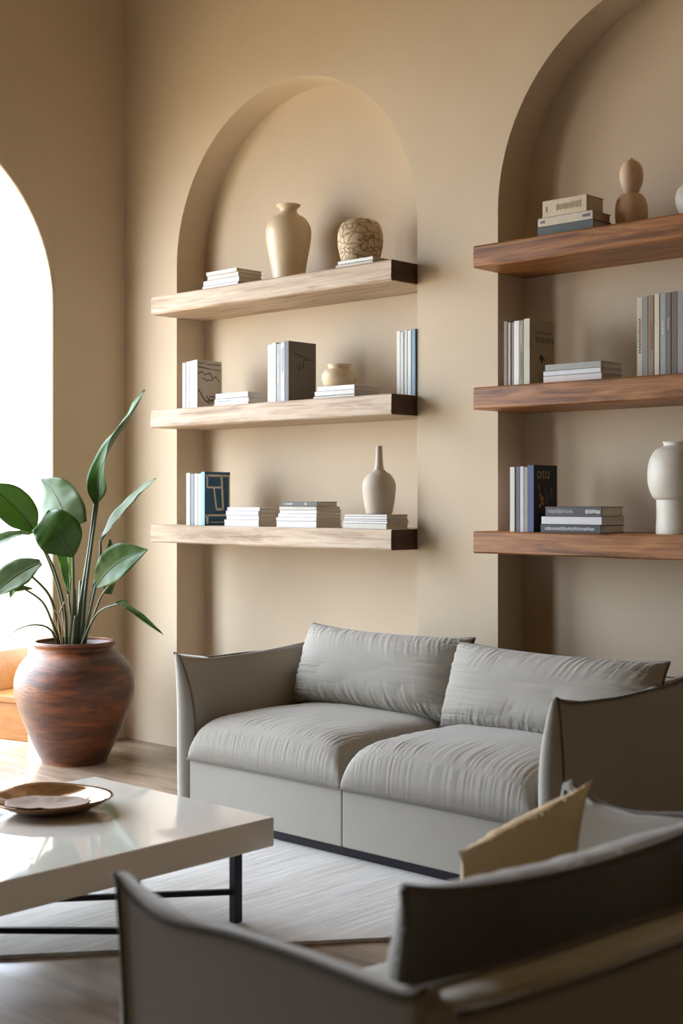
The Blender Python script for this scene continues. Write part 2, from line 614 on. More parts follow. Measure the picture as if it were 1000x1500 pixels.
ORD = {2: ['bottom', 'top'], 3: ['bottom', 'middle', 'top'],
       4: ['bottom', 'second from bottom', 'third from bottom', 'top'],
       5: ['bottom', 'second from bottom', 'middle', 'fourth from bottom', 'top'],
       6: ['bottom', 'second from bottom', 'third from bottom', 'fourth from bottom', 'fifth from bottom', 'top']}
WHT, OFF, GRY, TAUPE, DARK = (200, 200, 198), (186, 181, 172), (176, 176, 174), (150, 138, 122), (52, 50, 50)

# rows: (x0, x1, depth, thickness, cover colour, colour word, marks)
STACKS = [
 ('left of the tall cream vase', 'white books stacked left of the tall cream vase', SHELF_Z[0], -0.145,
  [(-4.9425, -4.6922, .167, .0164, WHT, 'white', None), (-4.9375, -4.6876, .163, .0249, WHT, 'thick white', None),
   (-4.908, -4.6922, .154, .0212, OFF, 'off-white', None), (-4.9129, -4.6969, .163, .0181, (222, 216, 200), 'cream', None)]),
 ('under the round carved pot', 'thin books under the round carved pot', SHELF_Z[0], -0.145,
  [(-4.067, -3.8522, .20, .0158, (206, 196, 186), 'beige', None), (-4.0508, -3.8483, .20, .0150, (214, 216, 210), 'grey-white', None)]),
 ('beside the sketched-cover book', 'white books stacked beside the sketched-cover book', SHELF_Z[1], -0.145,
  [(-4.8592, -4.6179, .118, .0094, (214, 200, 190), 'thin pinkish white', None), (-4.8543, -4.6179, .118, .0237, WHT, 'white', [(.1, .5, (180, 184, 190))]),
   (-4.8447, -4.6179, .118, .0253, WHT, 'white', None)]),
 ('under the squat cream pot', 'white books under the squat cream pot', SHELF_Z[1], -0.145,
  [(-4.2038, -3.9543, .182, .0121, OFF, 'thin off-white', None), (-4.1912, -3.9543, .173, .0205, WHT, 'white', None),
   (-4.1744, -3.9543, .164, .0205, (222, 224, 228), 'bluish white', None)]),
 ('beside the navy maze-cover book', 'pale paperbacks beside the navy maze-cover book', SHELF_Z[2], -0.145,
  [(-4.7821, -4.5492, .114, .0317, (204, 206, 214), 'thick pale grey', None), (-4.7726, -4.5492, .114, .0204, (212, 214, 222), 'pale grey', None),
   (-4.7726, -4.5492, .109, .0204, (206, 208, 218), 'bluish pale grey', None), (-4.7678, -4.5492, .105, .0172, (214, 214, 220), 'pale grey', None)]),
 ('__six', 'paperbacks stacked mid-shelf on the bottom left shelf', SHELF_Z[2], -0.145,
  [(-4.437, -4.1828, .163, .0294, WHT, 'thick white', None), (-4.437, -4.1828, .163, .0166, WHT, 'white', None),
   (-4.4237, -4.1828, .163, .0166, (226, 226, 226), 'white', None), (-4.4149, -4.1828, .163, .0166, WHT, 'white', None),
   (-4.4149, -4.1828, .159, .0150, OFF, 'off-white', None), (-4.3973, -4.1744, .132, .0226, (84, 84, 80), 'dark grey', [(.08, .3, (190, 190, 184)), (.66, .72, (210, 210, 204))])]),
 ('under the grey bottle vase', 'thin magazines under the grey bottle vase', SHELF_Z[2], -0.145,
  [(-4.0224, -3.7677, .142, .0239, OFF, 'thick off-white', None), (-4.0224, -3.7677, .142, .0100, WHT, 'white', None),
   (-4.0184, -3.7677, .142, .0086, (190, 184, 176), 'greyish', None), (-4.0143, -3.7677, .138, .0100, WHT, 'white', None),
   (-4.0103, -3.7715, .142, .0100, (196, 190, 182), 'warm grey', None)]),
 ('beside the wooden figure', 'hardbacks stacked beside the wooden figure', SHELF_Z[0], -0.145,
  [(-3.0069, -2.7574, .127, .0357, (84, 92, 92), 'slate blue', None), (-3.0037, -2.7603, .127, .0332, (200, 190, 172), 'cream', [(.05, .14, (128, 122, 130)), (.82, .94, (104, 98, 128))]),
   (-2.9818, -2.787, .122, .0634, (206, 190, 164), 'thick beige', [(.08, .1, (150, 120, 80)), (.32, .86, (176, 158, 130))])]),
 ('on the middle right shelf', 'pale books on the middle shelf of the right niche', SHELF_Z[1], -0.145,
  [(-2.9818, -2.7252, .151, .0260, (212, 206, 202), 'off-white', None), (-2.9818, -2.7252, .146, .0188, (206, 210, 212), 'bluish white', None),
   (-2.9724, -2.7252, .146, .0251, (160, 160, 154), 'grey', None)]),
 ('beside the black book', 'hardbacks stacked beside the black book', SHELF_Z[2], -0.145,
  [(-2.9912, -2.7223, .161, .0315, (62, 66, 68), 'dark grey lettered', [(.08, .9, (186, 190, 190))]), (-2.9912, -2.7223, .161, .0301, (206, 204, 208), 'pale', None),
   (-2.9724, -2.7223, .151, .0377, (74, 72, 74), 'dark grey', [(.05, .5, (168, 168, 166)), (.72, .97, (220, 218, 212))])]),
]
rb = random.Random(5)
STACK_TOP = {}
for where, grp, z, yf, rows in STACKS:
    zz = z
    for i, (x0, x1, dep, th, colr, word, mk) in enumerate(rows):
        ang = math.radians(rb.uniform(-0.8, 0.8))
        pg = M['page'] if sum(colr) > 420 else M['page']
        lab = '%s flat book, %s of the stack %s' % (word, ORD[len(rows)][i], where)
        lab = lab.replace('the stack __six', 'the six-book stack, bottom left shelf')
        if where.startswith('under the grey bottle'):
            lab = '%s flat magazine, %s of the pile %s' % (word, ORD[len(rows)][i], where)
        book((th - 0.0012, dep, x1 - x0), (x0, yf + rb.uniform(-.003, .003), zz), True, colr, lab, grp, ang, marks=mk, page=pg)
        zz += th
    STACK_TOP[where] = zz

# upright rows: boundaries, height, depth, plane
def strokes_maze():
    s = .0105
    return [('line', None)]
BEI = (186, 178, 160)
maze = [((216, 212, 192), [(.06, .93, .97, .93, .010), (.97, .93, .97, .30, .008), (.66, .93, .72, .30, .012), (.72, .30, .46, .30, .012), (.46, .30, .36, .70, .010),
                            (.12, .71, .66, .71, .009), (.10, .93, .10, .71, .010), (.04, .19, .97, .19, .010), (.10, .19, .10, .05, .014), (.22, .06, .97, .06, .004)])]
sketch = [((108, 98, 84), [(.04, .93, .35, .95, .004), (.4, .92, .95, .93, .005), (.02, .86, .5, .83, .006), (.5, .83, .95, .81, .004),
                            (.05, .72, .2, .76, .006), (.2, .76, .3, .70, .005), (.3, .70, .5, .74, .006), (.5, .74, .62, .66, .006), (.2, .63, .4, .58, .005), (.4, .58, .6, .60, .005), (.6, .60, .75, .68, .005), (.75, .68, .9, .57, .005),
                            (.05, .38, .3, .17, .007), (.3, .17, .5, .1, .008), (.36, .25, .6, .12, .006), (.5, .24, .72, .24, .006), (.45, .16, .75, .18, .01)])]
faint = [((74, 66, 56), [(.2, .80, .45, .77, .005), (.45, .77, .7, .72, .006), (.5, .70, .9, .72, .005), (.42, .66, .40, .52, .005), (.55, .66, .5, .55, .007), (.3, .62, .36, .52, .004)]),
         ((120, 112, 102), [(.5, .79, .62, .83, .005), (.28, .74, .38, .70, .004)])]
panel = [((112, 100, 82), [(.25 + .1 * k, .82 - .012 * (k % 2), .29 + .1 * k, .79, .006) for k in range(7)]),
         ((90, 78, 62), [(.25 + .095 * k, .73, .27 + .095 * k, .66, .006) for k in range(8)]),
         ((70, 56, 40), [(.45, .46, .52, .40, .008), (.42, .42, .5, .36, .012), (.5, .44, .6, .39, .006)])]
oto = [((120, 112, 88), [(.2, .70, .28, .55, .005), (.72, .66, .78, .52, .006)]), ((158, 112, 76), [(.25, .55, .42, .5, .009), (.3, .5, .4, .42, .012), (.3, .42, .24, .38, .010)]),
       ((96, 92, 84), [(.5, .66, .52, .44, .004), (.62, .58, .56, .42, .004)])]
ROWS = [
 ('in the row with the sketched cover', 'upright white books on the middle left shelf', SHELF_Z[1], -.145, .158, .2287,
  [-5.0879, -5.0626, -5.0373, -5.0071, -4.9772],
  [(WHT, None, 'white', None, None), ((196, 200, 202), None, 'pale grey', None, None), (WHT, None, 'bright white', None, None), ((190, 182, 166), (232, 230, 226), 'white-spined', None, sketch)],
  'with a dark sketch on its cover'),
 ('in the row with the dark grey cover', 'upright books in the centre of the middle left shelf', SHELF_Z[1], -.145, .176, .271,
  [-4.495, -4.4637, -4.437, -4.4061, -4.3797, -4.3535],
  [(WHT, None, 'white', None, None), ((220, 222, 220), None, 'pale', None, None), ((158, 158, 156), None, 'mid grey', [(.3, .8, (196, 196, 194))], None), ((186, 190, 190), None, 'light grey', [(.5, .9, (140, 140, 140))], None), ((112, 104, 96), (96, 96, 98), 'dark grey', None, faint)],
  'with a faint drawing on its cover'),
 ('in the right-end row, middle left shelf', 'upright books at the right end of the middle left shelf', SHELF_Z[1], -.01, .15, .284,
  [-3.8309, -3.8097, -3.7904, -3.7713, -3.7503, -3.7278],
  [((222, 216, 206), None, 'cream', None, None), ((200, 206, 206), None, 'pale grey', None, None), ((206, 200, 186), None, 'beige', None, None), ((206, 216, 220), None, 'pale blue', None, None), ((128, 150, 162), None, 'steel blue', None, None)], ''),
 ('in the row with the navy maze cover', 'upright blue and white books on the bottom left shelf', SHELF_Z[2], -.145, .163, .2579,
  [-5.0575, -5.0272, -5.0021, -4.9747, -4.9499, -4.9227],
  [((222, 218, 210), None, 'off-white', None, None), ((142, 150, 156), None, 'blue-grey', None, None), ((206, 204, 204), None, 'light grey', None, None), ((196, 216, 228), None, 'pale blue', None, None), ((52, 92, 122), (150, 190, 214), 'navy', None, maze)],
  'with a cream maze on its cover'),
 ('in the left row, middle right shelf', 'upright books at the left end of the middle right shelf', SHELF_Z[1], -.145, .166, .2532,
  [-3.1642, -3.1462, -3.1315, -3.1186, -3.0927, -3.0703, -3.0416],
  [((132, 124, 114), None, 'thin grey-brown', None, None), ((182, 172, 158), None, 'thin beige', None, None), ((146, 132, 120), None, 'thin brown-grey', None, None), ((228, 226, 222), None, 'bright white', None, None), ((146, 140, 116), None, 'olive patterned', [(.62, .92, (196, 184, 160)), (.1, .5, (110, 112, 84))], None), ((164, 148, 122), (196, 192, 178), 'pale-spined', None, panel)],
  'with lettering on its brown cover'),
 ('in the long upright row, middle right shelf', 'upright books in the long row of the middle right shelf', SHELF_Z[1], -.10, .165, .300,
  [-2.6034, -2.5794, -2.5556, -2.5305, -2.5084, -2.4837, -2.4619, -2.4375, -2.4132, -2.3891],
  [((196, 186, 166), None, 'cream lettered', [(.3, .72, (96, 84, 70))], None), ((140, 140, 130), None, 'green-grey', None, None), ((140, 124, 106), None, 'brown red-lettered', [(.34, .68, (160, 92, 72))], None), ((216, 200, 178), None, 'ivory', None, None), ((160, 166, 168), None, 'blue-grey', [(.5, .66, (210, 212, 210))], None), ((120, 112, 98), None, 'dark taupe', [(.56, .7, (180, 176, 168))], None), ((112, 104, 94), None, 'dark brown-grey', None, None), ((158, 150, 146), None, 'mauve-grey', None, None), ((132, 132, 124), None, 'stone grey', None, None)], ''),
 ('in the row beside the black book', 'upright books at the left end of the bottom right shelf', SHELF_Z[2], -.145, .157, .2576,
  [-3.1348, -3.1105, -3.0895, -3.0703, -3.0512, -3.0226],
  [((208, 202, 196), None, 'off-white', None, None), ((104, 104, 108), None, 'charcoal grey', None, None), ((196, 192, 204), None, 'pale lilac', None, None), ((152, 148, 136), None, 'beige-grey', None, None), ((30, 28, 26), (74, 84, 122), 'blue-spined', None, oto)],
  'with black cover lettered in bronze'),
]
PLACE = {n: (['leftmost', 'second from left', 'third from left', 'fourth from left', 'fifth from left', 'sixth from left', 'third from right', 'second from right', 'rightmost'][:n - 1] + ['rightmost'])
         for n in (4, 5, 6, 9)}
for where, grp, z, yf, dep, H, xs, bks, extra in ROWS:
    n = len(bks)
    for i, (colr, spn, word, mk, art) in enumerate(bks):
        t = xs[i + 1] - xs[i] - 0.0015
        hh = H - (0 if i == n - 1 else rb.uniform(0.001, 0.009))
        if n == 9: hh = H - (0.006, .007, .004, .0, .001, .002, .0, .0, .001)[i] - .001
        lab = '%s upright book, %s %s' % (word, PLACE[n][i], where)
        if art: lab = '%s book %s' % (word, extra)
        ttl = ('oto', 0.062, .40, .80, (160, 140, 104)) if extra.startswith('with black') and art else None
        book((t, dep if i == n - 1 else dep - rb.uniform(0, .02), hh), (xs[i], yf + (0 if art else rb.uniform(-.002, .003)), z), False, colr, lab, grp, 0,
             spine=spn, marks=mk, art=art, title=ttl)

# ------------------------------------------------------------------ vessels
def vessel(name, prof, loc, mat, label, cat, n=64, fn=None, steps=60, wall=0.006, smooth=True):
    """prof (r, z) outer profile from the foot up; hollow when it ends at an open rim"""
    p = spline(prof, steps)
    p = [(max(r, 0.0), z) for r, z in p]
    bm = bmesh.new()
    pts = [(0, p[0][1])] + p
    if p[-1][0] > 0.01:
        inner = [(max(r - wall, 0.002), z) for r, z in reversed(p) if z > p[0][1] + wall]
        inner[0] = (p[-1][0] - wall * 0.7, p[-1][1] + 0.0005)
        pts = pts + inner + [(0, p[0][1] + wall)]
    lathe(bm, pts, n, fn)
    o = obj(name, bm, mat, smooth=True)
    o.location = loc
    if label: tag(o, label, cat)
    return o

Z0, Z1, Z2 = SHELF_Z
vessel('tall_vase', [(.070, 0), (.074, .015), (.083, .08), (.096, .15), (.1055, .215), (.103, .26), (.082, .298), (.052, .318), (.040, .332), (.041, .346), (.055, .360), (.057, .364)],
       (-4.5019, 0, Z0), M['vase_cream'], 'tall cream glazed vase with flared lip on the top left shelf', 'vase')
vessel('carved_pot', [(.076, 0), (.083, .012), (.094, .05), (.100, .10), (.098, .135), (.086, .168), (.070, .184), (.052, .190), (.046, .186)],
       (-4.02, -.035, STACK_TOP['under the round carved pot']), M['crackle'], 'round carved brown and cream pot on thin books, top left shelf', 'pot',
       fn=lambda a, z: 1 + 0.018 * noise.noise(Vector((math.cos(a) * 3, math.sin(a) * 3, z * 30))))
vessel('squat_pot', [(.050, 0), (.066, .008), (.078, .035), (.0775, .055), (.066, .074), (.052, .080), (.049, .086), (.052, .096), (.055, .1015)],
       (-4.1269, -.055, STACK_TOP['under the squat cream pot']), M['vase_sand'], 'squat cream clay pot on white books, middle left shelf', 'pot')
zb = STACK_TOP['under the grey bottle vase']
vessel('bottle_vase', [(.054, 0), (.057, .006), (.066, .05), (.0725, .105), (.070, .138), (.052, .168), (.030, .184), (.021, .196), (.0175, .215), (.015, .25), (.0135, .28), (.0145, .2945 - 0.001)],
       (-3.8926, -.055, zb), M['vase_grey'], 'warm grey bottle vase with thin neck on the bottom left shelf', 'vase', fn=lambda a, z: 1 + 0.004 * math.sin(z * 420))
fig = vessel('wooden_figure', [(.050, 0), (.056, .02), (.0605, .06), (.058, .10), (.046, .128), (.028, .140), (.020, .142)],
       (-2.6848, 0, Z0), M['wood_figure'], 'turned wooden figure of two stacked rounds on the top right shelf', 'figurine')
head = vessel('head', [(.020, 0), (.030, .012), (.0415, .045), (.044, .072), (.040, .098), (.028, .118), (.012, .128), (.005, .134), (0, .137)],
       (0, 0, .137), M['wood_figure'], None, None)
head.parent = fig
urn = vessel('footed_urn', [(.088, 0), (.089, .01), (.087, .06), (.087, .118), (.089, .124)], (-2.4684, -.02, Z2), M['vase_stone'],
       'pale mottled urn with round body on a drum foot, bottom right shelf', 'urn')
ub = vessel('urn_body', [(.080, 0), (.100, .012), (.116, .055), (.1185, .10), (.112, .145), (.092, .180), (.068, .194), (.062, .198), (.062, .206), (.066, .212)], (0, 0, .122), M['vase_stone'], None, None)
ub.parent = urn
vessel('round_bowl', [(.030, 0), (.040, .006), (.062, .05), (.068, .085), (.060, .115), (.045, .130), (.043, .134)], (-2.425, 0, Z0), M['vase_stone'],
       'small off-white round pot at the picture edge on the top right shelf', 'pot')

# ------------------------------------------------------------------ upholstery
def sgn(x): return -1.0 if x < 0 else 1.0

def pillow_bm(W, H, T, p=3.0, q=0.45, k=0.06, NU=90, NV=70, flat_back=1.0, wr=0.008, seed=1, fu=11, front_only=False, ears=0.0, sag=0.0, dirn=0.0, skip_bottom=False, evd=3.2, crown=0.0):
    """soft cushion in the XY plane, thickness along Z. Returns (bm, boundary loop points)"""
    bm = bmesh.new()
    S = [math.sin(math.pi / 2 * (2 * i / NU - 1)) * 0.55 + (2 * i / NU - 1) * 0.45 for i in range(NU + 1)]
    Tt = [math.sin(math.pi / 2 * (2 * j / NV - 1)) * 0.55 + (2 * j / NV - 1) * 0.45 for j in range(NV + 1)]
    def pos(u, v, side):
        x = W / 2 * u * (1 - k * (1 - v * v) * u * u)
        y = H / 2 * v * (1 - k * (W / H) ** .5 * (1 - u * u) * v * v)
        y -= sag * (1 - u * u) * (0.5 + 0.5 * v)
        # pulled-out corners
        e = (abs(u) ** 8) * (abs(v) ** 8)
        x += sgn(u) * ears * e; y += sgn(v) * ears * e
        f = max(0.0, (1 - abs(u) ** p)) ** q * max(0.0, (1 - abs(v) ** p)) ** q
        z = T / 2 * f * (1.0 if side > 0 else flat_back)
        if side > 0 and crown: z += crown * math.cos(u * math.pi / 2) * math.cos(v * math.pi / 2)
        # folds running in from the seams
        eu, ev = 1 - abs(u), 1 - abs(v)
        amp = wr * min(1.0, 14 * min(eu, ev))
        n1 = noise.noise(Vector((u * fu + v * dirn * fu, v * 1.3, seed * 7.7 + side))) * (1.0 + 0.8 * noise.noise(Vector((u * 3, v * 3, seed)))) * math.exp(-ev * evd)
        n2 = noise.noise(Vector((u * 1.5, v * fu * 0.8 + u * dirn * 5, seed * 3.1 + 9 + side))) * math.exp(-eu * 3.5)
        n3 = noise.noise(Vector((u * 2.1, v * 2.1, seed * 5.5))) * 0.5
        z += side * amp * (n1 + n2 * 0.8 + n3) * (1 if side > 0 else max(flat_back, 0.15))
        if crown: y += 0.9 * amp * n1 * (1 if v < 0 else -1) * min(1, abs(z) * 25)
        return Vector((x, y, z))
    top = [[bm.verts.new(pos(u, v, 1)) for v in Tt] for u in S]
    bot = [[None] * (NV + 1) for _ in S]
    for i in range(NU + 1):
        for j in range(NV + 1):
            if i in (0, NU) or j in (0, NV):
                bot[i][j] = top[i][j]
                top[i][j].co.z *= 0.0
            else:
                bot[i][j] = bm.verts.new(pos(S[i], Tt[j], -1))
    for i in range(NU):
        for j in range(NV):
            bm.faces.new((top[i][j], top[i + 1][j], top[i + 1][j + 1], top[i][j + 1]))
            bm.faces.new((bot[i][j], bot[i][j + 1], bot[i + 1][j + 1], bot[i + 1][j]))
    loop = [top[i][0].co.copy() for i in range(NU + 1)] + [top[NU][j].co.copy() for j in range(1, NV + 1)] + \
           [top[i][NV].co.copy() for i in range(NU - 1, -1, -1)] + [top[0][j].co.copy() for j in range(NV - 1, 0, -1)]
    return bm, loop

def cushion(name, parent, mtx, mat=None, pipe=None, piping_r=0.005, **kw):
    bm, loop = pillow_bm(**kw)
    bm.transform(mtx)
    o = obj(name, bm, mat or M['fabric'], parent, smooth=True)
    if pipe:
        b2 = bmesh.new()
        tube(b2, [mtx @ p for p in loop], piping_r, 6, closed=True)
        obj('piping', b2, pipe, o, smooth=True)
    return o

def panel_arm(parent, name, L, H, t0, t1, place, ear=0.022, z0=0.02, pipes=True, seed=1, taper_from=0.55, bulge=0.012, dip=0.0):
    """upright padded panel. Local axes: a = across (0 at the outer face, growing inwards), l = 0..L front to back, z up.
    place(a, l, z) -> Vector"""
    bm = bmesh.new()
    NL, NZ, NC = 46, 34, 5
    def thick(s):
        f = 0 if s < taper_from else ((s - taper_from) / (1 - taper_from)) ** 2.0
        return t0 + (t1 - t0) * f
    def ztop(l):
        e = min(l, L - l)
        return H - 0.02 + (ear + 0.012) * math.exp(-e / (0.07 if not dip else 0.03)) - dip * math.exp(-((l - 0.14) / 0.15) ** 2) + 0.006 * noise.noise(Vector((l * 4, seed, 0)))
    rings = []
    edges = {'o': [], 'i': [], 'ob': [], 'ib': []}
    for j in range(NZ + 1):
        s = j / NZ
        t = thick(s)
        r = min(0.040, t * 0.47)
        pts = []
        lean = 0.006 * math.sin(s * math.pi)
        # outer side, front to back
        puff = bulge * math.sin(math.pi * min(1, s * 1.05)) if s < 0.95 else 0
        for i in range(NL + 1):
            l = r + (L - 2 * r) * i / NL
            m = math.sin(math.pi * i / NL)
            pts.append((0.0 - puff * 0.3 * m, l))
        for k in range(1, NC + 1):
            a = math.pi / 2 * k / NC
            pts.append((r - r * math.cos(a), L - r + r * math.sin(a)))
        for k in range(1, NC + 1):
            a = math.pi / 2 * k / NC
            pts.append((t - r + r * math.sin(a), L - r + r * math.cos(a)))
        for i in range(1, NL + 1):
            l = L - r - (L - 2 * r) * i / NL
            m = math.sin(math.pi * i / NL)
            wob = 0.004 * noise.noise(Vector((l * 5, s * 4, seed)))
            pts.append((t + puff * m + wob * m, l))
        for k in range(1, NC + 1):
            a = math.pi / 2 * k / NC
            pts.append((t - r + r * math.cos(a), r - r * math.sin(a) - lean * (k / NC)))
        for k in range(1, NC):
            a = math.pi / 2 * k / NC
            pts.append((r - r * math.sin(a), r - r * math.cos(a) - lean * (1 - k / NC)))
        ring = []
        for (a, l) in pts:
            z = z0 + (ztop(min(max(l, 0), L)) - z0) * s
            ring.append(bm.verts.new(place(a, l, z)))
        rings.append(ring)
        edges['o'].append(place(-0.001, r, z0 + (ztop(r) - z0) * s))
        edges['i'].append(place(t + 0.001, r, z0 + (ztop(r) - z0) * s))
    n = len(rings[0])
    for a, b in zip(rings, rings[1:]):
        for k in range(n):
            bm.faces.new((a[k], a[(k + 1) % n], b[(k + 1) % n], b[k]))
    bm.faces.new(rings[0]); bm.faces.new(list(reversed(rings[-1])))
    o = obj(name, bm, M['fabric'], parent, smooth=True)
    if pipes:
        b2 = bmesh.new()
        tube(b2, edges['o'], 0.0045, 6)
        tube(b2, edges['i'], 0.0045, 6)
        tube(b2, [place(0.001, L * i / 40, ztop(L * i / 40) + 0.001) for i in range(41)], 0.0055, 6)
        if t1 > 0.05:
            tube(b2, [place(t1, L * i / 40, ztop(L * i / 40) + 0.001) for i in range(41)], 0.0045, 6)
        obj('piping', b2, M['piping'], o, smooth=True)
    return o

def make_sofa(name, W, D, n, loc, rz, label, cat, H=0.625, ta=0.082, tb=0.12, tbt=0.03, seat_h=0.40, ear=0.022, dip=0.0, ta1=0.02, back_kw=None, seat_wr=0.008):
    root = empty(name, loc, rz)
    tag(root, label, cat)
    yf = -D / 2
    for s in (-1, 1):
        panel_arm(root, 'arm', D - tb * 0.45, H, ta, ta1, lambda a, l, z, s=s: Vector((s * (W / 2 - a), yf + l, z)), seed=3 + s, ear=ear, dip=dip)
    panel_arm(root, 'backrest', W - 0.012, H - 0.002, tb, tbt, lambda a, l, z: Vector((-(W / 2 - 0.006) + l, D / 2 - a, z)), ear=0.0, seed=9)
    # base with a seam between the seats
    w_in = W - 2 * ta - 0.006
    bm = bmesh.new()
    for k in range(n):
        a = -w_in / 2 + w_in * k / n
        b = a + w_in / n
        add_box(bm, a + 0.0005, b - 0.0005, yf + 0.008, D / 2 - tb, 0.035, 0.236, 0.006, 3)
    obj('base', bm, M['fabric'], root, smooth=False)
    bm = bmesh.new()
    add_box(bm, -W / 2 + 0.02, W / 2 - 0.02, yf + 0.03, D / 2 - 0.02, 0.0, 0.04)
    obj('shadow_plinth', bm, M['steel'], root)  # coloured black to stand in for the shadow line under the base
    dep = D - tb - 0.0
    for k in range(n):
        cx = -w_in / 2 + w_in * (k + .5) / n
        m = Matrix.Translation((cx, yf + dep / 2 - 0.004, 0.238))
        cushion('seat_cushion', root, m, pipe=M['piping'], piping_r=0.0035, W=w_in / n - 0.002, H=dep, T=(seat_h - 0.238) * 2 + 0.01, p=9.0, q=0.36, crown=0.022,
                k=0.012, NU=220, NV=90, flat_back=0.02, wr=seat_wr, seed=20 + k, fu=44, evd=3.4, dirn=0.10 * (1 if k else -1))
    return root

# grey two-seat sofa under the niches
sofa = make_sofa('two_seat_sofa', 1.78, 0.88, 2, (-3.22, -0.58, 0.0115), 0.0,
                 'grey linen two-seat sofa with dark piping standing below the wall niches', 'sofa')
def lean_matrix(cx, cy, cz, tilt, yaw=0.0, roll=0.0):
    """pillow XY plane -> upright, facing -Y, leaning back by tilt"""
    return Matrix.Translation((cx, cy, cz)) @ Matrix.Rotation(yaw, 4, 'Z') @ Matrix.Rotation(math.radians(90) - tilt, 4, 'X') @ Matrix.Rotation(roll, 4, 'Z')
# local sofa coordinates: world - (-3.22, -0.58)
cushion('back_cushion', sofa, lean_matrix(-0.392, 0.215, 0.549, math.radians(20), math.radians(2.0), math.radians(-0.5)), pipe=M['piping'],
        W=0.83, H=0.335, T=0.25, p=3.6, q=0.46, k=0.022, wr=0.016, seed=31, fu=34, ears=0.004, sag=0.010, evd=4.5, NU=180, dirn=0.15)
cushion('back_cushion', sofa, lean_matrix(0.435, 0.185, 0.535, math.radians(20), math.radians(-1.0), math.radians(-0.3)), pipe=M['piping'],
        W=0.90, H=0.325, T=0.25, p=3.6, q=0.46, k=0.022, wr=0.016, seed=37, fu=34, ears=0.004, sag=0.010, evd=4.5, NU=180, dirn=-0.15)

# armchair in the foreground, facing the coffee table
chair = make_sofa('armchair', 1.12, 0.78, 1, (-1.315, -2.600, 0), math.radians(-97),
                  'grey linen armchair in the foreground, back turned to the viewer', 'armchair', H=0.655, tb=0.11, tbt=0.095, ear=0.012, dip=0.028, ta=0.088, ta1=0.034)
cushion('back_cushion', chair, lean_matrix(0.075, 0.150, 0.530, math.radians(14), math.radians(0)), pipe=M['piping'], piping_r=0.007,
        W=0.76, H=0.40, T=0.24, p=3.0, q=0.5, k=0.04, wr=0.010, seed=41, fu=8, ears=0.012, sag=0.02)

# tan cushion leaning in the far corner of the armchair
mt = lean_matrix(-1.53, -2.315, 0.528, math.radians(22), math.radians(-97), math.radians(-17))
bm, loop = pillow_bm(W=0.32, H=0.28, T=0.13, p=2.6, q=0.55, k=0.07, NU=70, NV=70, wr=0.006, seed=51, fu=7, ears=0.015)
pil = obj('throw_pillow', bm, M['tan'], smooth=True)
pil.matrix_world = mt
tag(pil, 'tan throw pillow propped against the far arm of the armchair', 'pillow')

# ------------------------------------------------------------------ coffee table
TX0, TX1, TY0, TY1 = -3.735, -2.872, -2.96, -1.675
table = empty('coffee_table', ((TX0 + TX1) / 2, (TY0 + TY1) / 2, 0))
tag(table, 'low white lacquered coffee table on thin black metal legs', 'coffee table')
cxT, cyT = table.location.x, table.location.y
def tb_box(name, x0, x1, y0, y1, z0, z1, bev, mat, parent=table):
    bm = bmesh.new()
    add_box(bm, x0 - cxT, x1 - cxT, y0 - cyT, y1 - cyT, z0, z1, bev, 3)
    return obj(name, bm, mat, parent)
tb_box('tabletop', TX0, TX1, TY0, TY1, 0.233, 0.319, 0.005, M['lacquer'])
LEGS = [(-2.955, -1.752), (-2.885, -2.185), (-3.64, -1.76), (-3.64, -2.60), (-3.64, -2.86)]
for (x, y) in LEGS:
    tb_box('leg', x - 0.014, x + 0.014, y - 0.014, y + 0.014, 0.012, 0.234, 0.002, M['steel'])
for (a, b) in ((LEGS[0], LEGS[3]), (LEGS[1], LEGS[4])):
    bm = bmesh.new()
    A = Vector((a[0] - cxT, a[1] - cyT, 0.10)); B = Vector((b[0] - cxT, b[1] - cyT, 0.10))
    d = B - A
    mtx = Matrix.Translation(A) @ Matrix.Rotation(math.atan2(d.y, d.x), 4, 'Z')
    add_box(bm, 0, d.length, -0.008, 0.008, -0.008, 0.008, 0.0015, 2, mtx)
    obj('stretcher', bm, M['steel'], table)

# bronze dish
dish = empty('glass_dish', (-3.43, -2.06, 0.3195))
tag(dish, 'amber bronze glass dish with wavy rim on the white coffee table', 'dish')
def wavy(a, z): return 1 + 0.035 * math.sin(3 * a + 0.6) + 0.02 * math.sin(5 * a)
bm = bmesh.new()
prof = [(0, 0.001), (.08, 0.0), (.11, 0.004), (.150, 0.020), (.178, 0.034), (.184, 0.040), (.182, 0.043), (.172, 0.037), (.145, 0.024), (.105, 0.010), (.07, 0.0065), (0, 0.006)]
lathe(bm, prof, 72, wavy)
for v in bm.verts:
    r = math.hypot(v.co.x, v.co.y); a = math.atan2(v.co.y, v.co.x)
    v.co.z += max(0, r - .1) * 0.06 * (math.sin(2 * a + 1.0) + 0.3 * math.sin(3 * a)) if r > .1 else 0
    v.co.z = max(v.co.z, 0.0)
obj('dish_body', bm, M['bronze'], dish, smooth=True)
bm = bmesh.new()
def leafshape(a, z): return 0.62 + 0.38 * abs(math.cos(a)) ** 1.5 + 0.03 * math.sin(9 * a)
lathe(bm, [(0, 0.010), (.05, 0.009), (.09, 0.012), (.125, 0.022), (.128, 0.025), (.122, 0.025), (.085, 0.017), (.045, 0.015), (0, 0.014)], 90, leafshape)
bmesh.ops.rotate(bm, verts=bm.verts, cent=(0, 0, 0), matrix=Matrix.Rotation(math.radians(40), 3, 'Z'))
bmesh.ops.translate(bm, verts=bm.verts, vec=(0.0, -0.02, 0))
obj('leaf_shaped_insert', bm, plain('brushed_gold', srgb(122, 82, 34), 0.6, 0.0, 0.3, 40, 0.25), dish, smooth=True)

